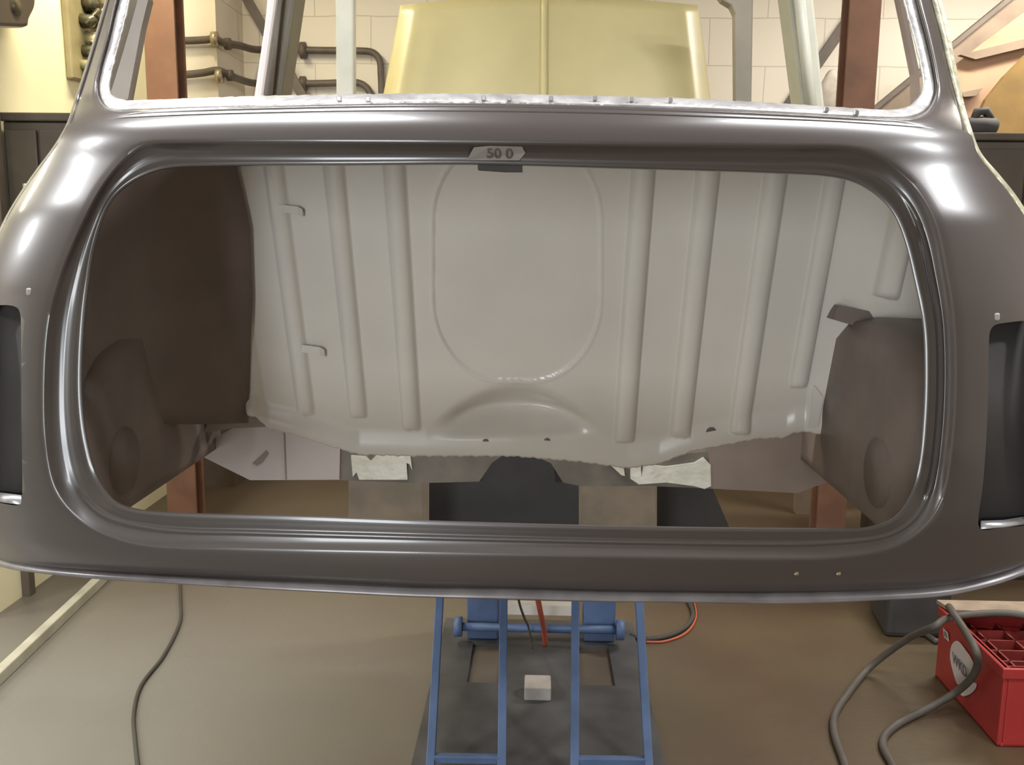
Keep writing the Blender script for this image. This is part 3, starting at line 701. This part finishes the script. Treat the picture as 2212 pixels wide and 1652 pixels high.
# red bottle crate
A = G(2153, 1613); B = G(2019, 1459)
e1 = (B - A); L1 = e1.length; e1.normalize(); e2 = Vector((e1.y, -e1.x, 0)); 
if e2.x < 0: e2 = -e2
H = .27; L2 = .34
dd = ray(2158, 1440); # height from the near corner
tt = ((A.x - CAM.x) * dd.x + (A.y - CAM.y) * dd.y) / (dd.x ** 2 + dd.y ** 2); H = CAM.z + dd.z * tt
print('crate', A, B, L1, H)
crate = empty('bottle_crate', A); tag(crate, 'red plastic bottle crate with a white logo standing on the floor at the right', 'crate')
def cp(a, b_, z): return A + e1 * a + e2 * b_ + Vector((0, 0, z))
def cbox(mb, a0, a1, b0, b1, z0, z1):
    f1 = [cp(a0, b0, z0), cp(a1, b0, z0), cp(a1, b0, z1), cp(a0, b0, z1)]; k = [cp(a0, b1, z0), cp(a1, b1, z0), cp(a1, b1, z1), cp(a0, b1, z1)]
    return mb.prism(f1, k)
T = .014; bd = MB()
cbox(bd, 0, L1, 0, T, 0, H); cbox(bd, 0, L1, L2 - T, L2, 0, H); cbox(bd, 0, T, T, L2 - T, 0, H); cbox(bd, L1 - T, L1, T, L2 - T, 0, H); cbox(bd, 0, L1, 0, L2, 0, .012)
bd.build('crate_body', M['red'], crate, bevel=.004)
rm = MB()
for a0, a1, b0, b1 in ((-.006, L1 + .006, -.006, T + .004), (-.006, L1 + .006, L2 - T - .004, L2 + .006), (-.006, T + .004, T, L2 - T), (L1 - T - .004, L1 + .006, T, L2 - T)): cbox(rm, a0, a1, b0, b1, H - .03, H)
rm.build('rim', M['red'], crate, bevel=.003)
dv = MB()
for k in range(1, 6): cbox(dv, L1 * k / 6 - .003, L1 * k / 6 + .003, T, L2 - T, .05, H - .045)
for k in range(1, 4): cbox(dv, T, L1 - T, L2 * k / 4 - .003, L2 * k / 4 + .003, .05, H - .045)
dv.build('divider_grid', M['reddark'], crate)
# logo on the side face that looks at the camera: white shield with grey lettering
def onface(px, py, off=.0035):
    d = ray(px, py); nrm = e2; t = (A - CAM).dot(nrm) / d.dot(nrm); return CAM + d * t - nrm * off
lg = v2([(2072, 1384), (2086, 1400), (2101, 1422), (2107, 1440), (2102, 1458), (2088, 1476), (2072, 1478), (2064, 1458), (2056, 1425), (2056, 1404), (2062, 1388)], 4)
lgo = mesh_obj('logo_print', [onface(x, y) for x, y in lg], [list(range(len(lg)))], M['logo'], crate, False, .001)
lg2 = v2([(2076, 1492), (2092, 1482), (2106, 1474), (2112, 1478), (2108, 1490), (2096, 1500), (2082, 1503)], 4)
mesh_obj('logo_print', [onface(x, y) for x, y in lg2], [list(range(len(lg2)))], M['logo'], crate, False, .001)
glyphs('WKD', 'lettering', onface(2080, 1438, .010), .042, onface(2100, 1458) - onface(2058, 1408), onface(2070, 1400) - onface(2070, 1450), M['ink'], lgo)
sm = [(2040, 1356), (2050, 1366), (2053, 1386), (2042, 1376)]
mesh_obj('side_label', [onface(x, y) for x, y in sm], [[0, 1, 2, 3]], M['logo'], crate, False, .001)
sm = [(2043, 1362), (2048, 1367), (2050, 1379), (2044, 1373)]
mesh_obj('label_print', [onface(x, y, .0055) for x, y in sm], [[0, 1, 2, 3]], M['beam'], crate, False, .001)
# second white mark on the near end
NF = e1
# torn cardboard lying in the crate's far end
Hc = H + .003
f1 = [cp(L1 * .86, .01, Hc), cp(L1 * .84, L2 - .02, Hc), cp(L1 * 1.06, L2 + .02, Hc), cp(L1 * 1.05, -.005, Hc)]
o = MB().prism(f1, [p + Vector((0, 0, .012)) for p in f1]).build('cardboard_sheet', M['card'], None); tag(o, 'strip of pale cardboard resting on the far rim of the red crate', 'cardboard')
# black bag behind the crate
q = G(1985, 1392); o = MB()
f1 = [Vector((q.x - .10, q.y + .05, 0)), Vector((q.x + .13, q.y + .05, 0)), Vector((q.x + .13, q.y + .06, .20)), Vector((q.x - .03, q.y + .06, .24)), Vector((q.x - .09, q.y + .06, .14))]
o.prism(f1, [p + Vector((.03, .25, 0)) for p in f1]); o = o.build('tool_bag', M['black'], None, bevel=.02); tag(o, 'black bag on the floor just behind the left end of the red crate', 'bag')

def cable(name, pts, r, m, label, cat='cable', n=8, zz=None):
    w_ = [G(x, y, (zz[i] if zz else r)) for i, (x, y) in enumerate(pts)]
    o = MB().tube(smooth_path(w_, n), r, 10).build(name, m, None, True); return tag(o, label, cat)
cable('air_hose', [(1838, 1690), (1822, 1640), (1803, 1585), (1803, 1545), (1830, 1500), (1880, 1440), (1960, 1380), (2020, 1352), (2045, 1336), (2110, 1326), (2180, 1325), (2235, 1334)], .011, M['cable'], 'grey air hose curving across the floor and over the top of the red crate', 'hose',
      zz=[.011, .011, .011, .011, .011, .03, .16, H + .02, H + .022, H + .022, H + .022, H + .022])
cable('air_hose', [(1945, 1690), (1925, 1645), (1908, 1612), (1912, 1588), (1945, 1560), (2000, 1532), (2060, 1498), (2095, 1468), (2112, 1435), (2108, 1405), (2085, 1362), (2062, 1328), (2050, 1310)], .011, M['cable'], 'grey air hose looping up across the white logo on the red crate', 'hose',
      zz=[.011, .011, .011, .011, .011, .02, .06, .13, .20, H + .02, H + .026, H + .048, H + .04])
cable('floor_cable', [(388, 1240), (390, 1300), (388, 1345), (352, 1418), (305, 1480), (289, 1540), (292, 1600), (302, 1690)], .006, M['cabledark'], 'thin dark cable wandering over the floor at lower left')
cable('floor_cable', [(1475, 1280), (1492, 1308), (1497, 1330), (1480, 1355), (1440, 1374), (1390, 1380), (1362, 1372)], .008, M['cabledark'], 'dark cable curling round to the right hand blue lift post')
cable('orange_cable', [(1500, 1300), (1503, 1335), (1480, 1368), (1435, 1385), (1395, 1386)], .004, M['orange'], 'thin orange cable curling beside the dark cable right of the lift')
cable('orange_hose', [(1160, 1285), (1165, 1310), (1171, 1340), (1176, 1365), (1178, 1392)], .009, M['orange'], 'orange hose hanging behind the cross shaft in the middle of the lift', 'hose', zz=[.32, .26, .17, .09, .012 + .009])
cable('thin_wire', [(1118, 1285), (1124, 1310), (1133, 1335), (1142, 1356), (1150, 1400)], .004, M['cable'], 'thin grey wire hanging left of the orange hose in the lift', 'wire', zz=[.30, .24, .16, .10, .017])
cable('floor_cable', [(1893, 1290), (1930, 1318), (1975, 1352), (2024, 1386)], .010, M['cable'], 'straight grey cable in front of the black bag by the red crate')
# pale batten on the floor near the left wall
a = G(-60, 1528); b_ = G(240, 1240)
o = MB().bar(Vector((a.x, a.y, .02)), Vector((b_.x, b_.y, .02)), .035, .04, (0, 0, 1)).build('timber_batten', M['wood'], None, bevel=.004)
tag(o, 'long pale timber batten lying on the floor along the left wall', 'batten')

# ================================================================== BACK OF THE WORKSHOP
def column(px0, px1, py, Y, label):
    a = P(px0, py, Y).x; b2 = P(px1, py, Y).x
    t = empty('steel_column', ((a + b2) / 2, Y + .06, 0)); tag(t, label, 'column', 'red oxide steel columns')
    cmb = MB(); h = (b2 - a)
    cmb.box2((a, Y, .012), (b2, Y + .015, ZC)); cmb.box2((a, Y + .10, .012), (b2, Y + .115, ZC)); cmb.box2(((a + b2) / 2 - .006, Y + .015, .012), ((a + b2) / 2 + .006, Y + .10, ZC))
    cmb.build('shaft', M['redpost'], t)
    MB().box2((a - .04, Y - .03, 0), (b2 + .04, Y + .145, .012)).build('foot_plate', M['redpost'], t)
    return t
column(312, 379, 100, 4.1, 'red brown steel column at left, beside the cream wall')
column(1831, 1898, 100, 4.1, 'red brown steel column at right, in front of the white block wall')
def wpipe(pts, Y, r, name, m, label, extras=()):
    t = empty(name, P(pts[0][0], pts[0][1], Y if not isinstance(Y, list) else Y[0])); tag(t, label, 'pipe')
    w_ = [P(x, y, Y[i] if isinstance(Y, list) else Y) for i, (x, y) in enumerate(pts)]
    MB().tube(smooth_path(w_, 6), r, 12).build('pipe_run', m, t, True)
    for x, y, yy, rr, mm in extras:
        c = P(x, y, yy); MB().tube([c - Vector((.014, 0, 0)), c + Vector((.014, 0, 0))], rr, 14).build('pipe_clip', mm, t, True)
    return t
wpipe([(300, 88), (400, 88), (445, 86), (463, 84), (482, 92), (520, 99), (552, 107), (600, 107), (700, 109), (780, 110), (806, 114), (820, 130), (823, 160), (826, 240), (834, 420)], [YP - .04] * 4 + [YP, YP + .18, YP + .34] + [YB - .05] * 8, .019, 'wall_pipe', M['pipe'], 'upper dark pipe on the back wall, elbow turning down at its right end',
      [(655, 109, YB - .05, .045, M['pipe']), (464, 84, YP - .04, .036, M['brass']), (492, 95, YP + .04, .03, M['pipe'])])
wpipe([(300, 163), (400, 161), (440, 157), (470, 152), (490, 160), (520, 172), (552, 180), (600, 181), (700, 180), (765, 178), (784, 183), (798, 198), (806, 240), (814, 400)], [YP - .04] * 4 + [YP, YP + .18, YP + .34] + [YB - .05] * 7, .019, 'wall_pipe', M['pipe'], 'lower dark pipe on the back wall, running beneath the other pipe',
      [(655, 182, YB - .05, .043, M['pipe']), (474, 165, YP - .04, .036, M['brass']), (497, 163, YP + .01, .028, M['pipe'])])
def wbar(a, b2, Ya, Yb, wd, label, m='pipe'):
    o = MB().bar(P(*a, Ya), P(*b2, Yb), wd, .02, (0, 1, 0)).build('steel_brace', M[m], None); return tag(o, label, 'brace')
wbar((520, -25), (668, 232), YB - .13, YB - .13, .05, 'dark diagonal steel brace on the back wall crossing behind the two pipes')
wbar((1700, 232), (1880, -25), YB - .02, YB - .02, .055, 'dark diagonal steel brace on the back wall left of the right red column')
# rag bundle on the wall pipe right
rg_ = []; rfc = []
cen = P(1795, 205, 5.1)
for j in range(11):
    for i in range(20):
        th = math.pi * j / 10; ph = 2 * math.pi * i / 20; rr = 1 + .12 * math.sin(3 * ph + j) + .06 * math.cos(5 * ph)
        z_ = math.cos(th); wz = .075 * (1 - .35 * z_)
        rg_.append(cen + Vector((wz * rr * math.sin(th) * math.cos(ph), .07 * rr * math.sin(th) * math.sin(ph), .13 * z_)))
for j in range(10):
    for i in range(20): rfc.append([j * 20 + i, j * 20 + (i + 1) % 20, (j + 1) * 20 + (i + 1) % 20, (j + 1) * 20 + i])
# shelf ledge carrying the rag
o = mesh_obj('rag_bundle', rg_, rfc, M['rag'], None, True); tag(o, 'bundled pale grey rag standing on the steel ledge left of the right red column', 'rag')
zl = cen.z - .125
o = MB().box2((cen.x - .35, 5.0, zl - .04), (cen.x + .30, YB, zl)).build('wall_shelf', M['pipe'], None); tag(o, 'dark steel ledge fixed to the block wall behind the rear window, under the rag', 'shelf')

# ---- right: staircase, ply sheet, mustard sheet, cabinet
st = empty('staircase', P(1905, 240, 4.7)); tag(st, 'timber staircase climbing along the back wall at the upper right', 'staircase')
p0, p1 = P(1780, 330, 4.62), P(2330, -120, 4.62); dn = Vector((0, 0, 1))
MB().prism([p0, p1, p1 - dn * .17, p0 - dn * .17], [x + Vector((0, .05, 0)) for x in (p0, p1, p1 - dn * .17, p0 - dn * .17)]).build('stringer', M['beamwood'], st)
MB().bar(p0 + Vector((0, .01, .012)), p1 + Vector((0, .01, .012)), .02, .05, (0, 1, 0)).build('nosing_rail', M['pipe'], st)
for k in range(7):
    q = p0 + (p1 - p0) * (k + .5) / 7; MB().box2((q.x - .12, 4.67, q.z - .24), (q.x + .12, 4.98, q.z - .21)).build('tread', M['beamwood'], st)
foot = Vector((p0.x, 4.65, 0)); MB().box2((p0.x - .03, 4.62, 0), (p0.x + .05, 4.67, p0.z - .02)).build('support_post', M['beamwood'], st)
o = pprism([(2040, 160), (2120, 95), (2330, -60), (2330, 480), (2040, 480)], 4.52, .02).build('plywood_sheet', M['ply'], None)
o.data.transform(Matrix.Identity(4)); tag(o, 'pinkish plywood sheet standing below the staircase at upper right', 'sheet')
pw = o
o = pprism([(2095, 290), (2130, 215), (2170, 165), (2225, 110), (2330, 60), (2330, 480), (2085, 480)], 4.36, .03).build('painted_sheet', M['mustard'], None); tag(o, 'mustard brown sheet leaning in front of the pinkish plywood at right', 'sheet')
pprism([(2075, 118), (2100, 112), (2212, 84), (2330, 54), (2330, 72), (2212, 103), (2108, 128)], 4.485, .035).build('batten', M['beamwood'], pw)
pprism([(2076, 200), (2124, 190), (2108, 207), (2082, 209)], 4.485, .035).build('batten', M['beamwood'], pw)
def cabinet(px0, px1, ptop, Y0, Y1, label, m, zb=0.0):
    a, b2 = P(px0, ptop, Y0), P(px1, ptop, Y0)
    t = empty('storage_cabinet', ((a.x + b2.x) / 2, (Y0 + Y1) / 2, zb)); tag(t, label, 'cabinet')
    MB().box2((a.x, Y0, zb), (b2.x, Y1, a.z - .03)).build('cabinet_body', M[m], t, bevel=.006)
    MB().box2((a.x - .01, Y0 - .015, a.z - .03), (b2.x + .01, Y1, a.z)).build('cabinet_top', M[m], t, bevel=.006)
    xm = (a.x + b2.x) / 2
    for s in (0, 1):
        d0, d1 = (a.x + .01, xm - .005) if s == 0 else (xm + .005, b2.x - .01)
        d = MB().box2((d0, Y0 - .012, zb + .06), (d1, Y0, a.z - .06)).build('door', M[m], t, bevel=.004)
        hx = d1 - .04 if s == 0 else d0 + .04
        h = MB().tube([(hx, Y0 - .035, a.z - .35), (hx, Y0 - .035, a.z - .25)], .008, 8).build('handle', M['steel'], d, True)
        h.matrix_parent_inverse = Matrix.Identity(4)
    return t, a, b2
ct, ca, cb = cabinet(2020, 2420, 286, 3.75, 4.25, 'dark brown cabinet with a small black tool on top, right of the car shell', 'blackgloss')
# tool lump on that cabinet
tl_ = empty('power_tool', P(2118, 284, 3.85)); tag(tl_, 'small black power tool standing on the dark cabinet at right', 'tool')
q = P(2118, 284, 3.9); q.z = ca.z
MB().tube([q + Vector((-.07, 0, .036)), q + Vector((-.05, 0, .038)), q + Vector((.0, 0, .04)), q + Vector((.05, 0, .038)), q + Vector((.06, 0, .036))], [.025, .036, .038, .036, .026], 14).build('tool_body', M['black'], tl_, True)
MB().tube([q + Vector((-.03, 0, .06)), q + Vector((-.02, 0, .095)), q + Vector((.015, 0, .10)), q + Vector((.04, 0, .06))], [.016, .018, .018, .016], 10).build('tool_grip', M['black'], tl_, True)

# ---- left: tall black cabinet, panel and parts hung on the cream wall
lt, la, lb_ = cabinet(4, 158, 243, 3.42, 4.2, 'black wall cabinet hung on the cream wall left of the car shell', 'blackgloss', 1.02)
MB().box2((XL, 3.36, 0), (XL + .03, 3.40, 2.7)).build('corner_post', M['pipe'], None)
bpy.data.objects['corner_post']['label'] = 'dark upright strip on the cream wall at the left edge of the photo'; bpy.data.objects['corner_post']['category'] = 'post'
def wallpt(px, py, off=.0):       # on the left wall
    d = ray(px, py); return CAM + d * ((XL + off - CAM.x) / d.x)
hp = empty('car_wing', wallpt(180, 60, .03)); tag(hp, 'olive grey car panel hung on the cream wall with oily parts on it', 'car panel')
poly = [(140, -60), (150, 60), (158, 170), (185, 176), (215, 172), (225, 110), (245, -60)]
f1 = [wallpt(x, y, .03) for x, y in poly]; MB().prism(f1, [p - Vector((.03, 0, 0)) for p in f1]).build('panel_skin', M['panelgrey'], hp, bevel=.008)
for (x, y, s, mk) in ((200, 5, .09, 'engine'), (212, 35, .10, 'engine'), (192, 45, .06, 'engine'), (205, 85, .07, 'alloy'), (196, 110, .05, 'engine'), (193, 140, .045, 'alloy'), (215, -30, .1, 'engine')):
    c = wallpt(x, y, .06)
    mb = MB(); mb.tube([c - Vector((.03, 0, 0)), c + Vector((.012, 0, 0)), c + Vector((.03, 0, .01))], [s * .5, s * .45, s * .25], 9); mb.tube([c + Vector((0, -.03, -.02)), c + Vector((.03, .03, .05))], s * .18, 8)
    mb.build('oily_part', M[mk], hp, True)
hq = wallpt(18, 8, .10); ht = empty('hanging_light_unit', hq); tag(ht, 'dark rounded car part hanging at the top left corner on the cream wall', 'car part')
sh_ = [wallpt(x, y, .075) for x, y in v2([(-30, -60), (40, -60), (60, -10), (60, 15), (48, 42), (44, 58), (20, 60), (-30, 50)], 4)]
MB().prism([p + Vector((.03, 0, 0)) for p in sh_], [p - Vector((.043, 0, 0)) for p in sh_]).build('shell', M['blackgloss'], ht, bevel=.015)
c = wallpt(25, 15, .09); MB().tube([c - Vector((.02, 0, 0)), c + Vector((.02, 0, 0))], [.05, .03], 14).build('bulb_socket', M['engine'], ht, True)
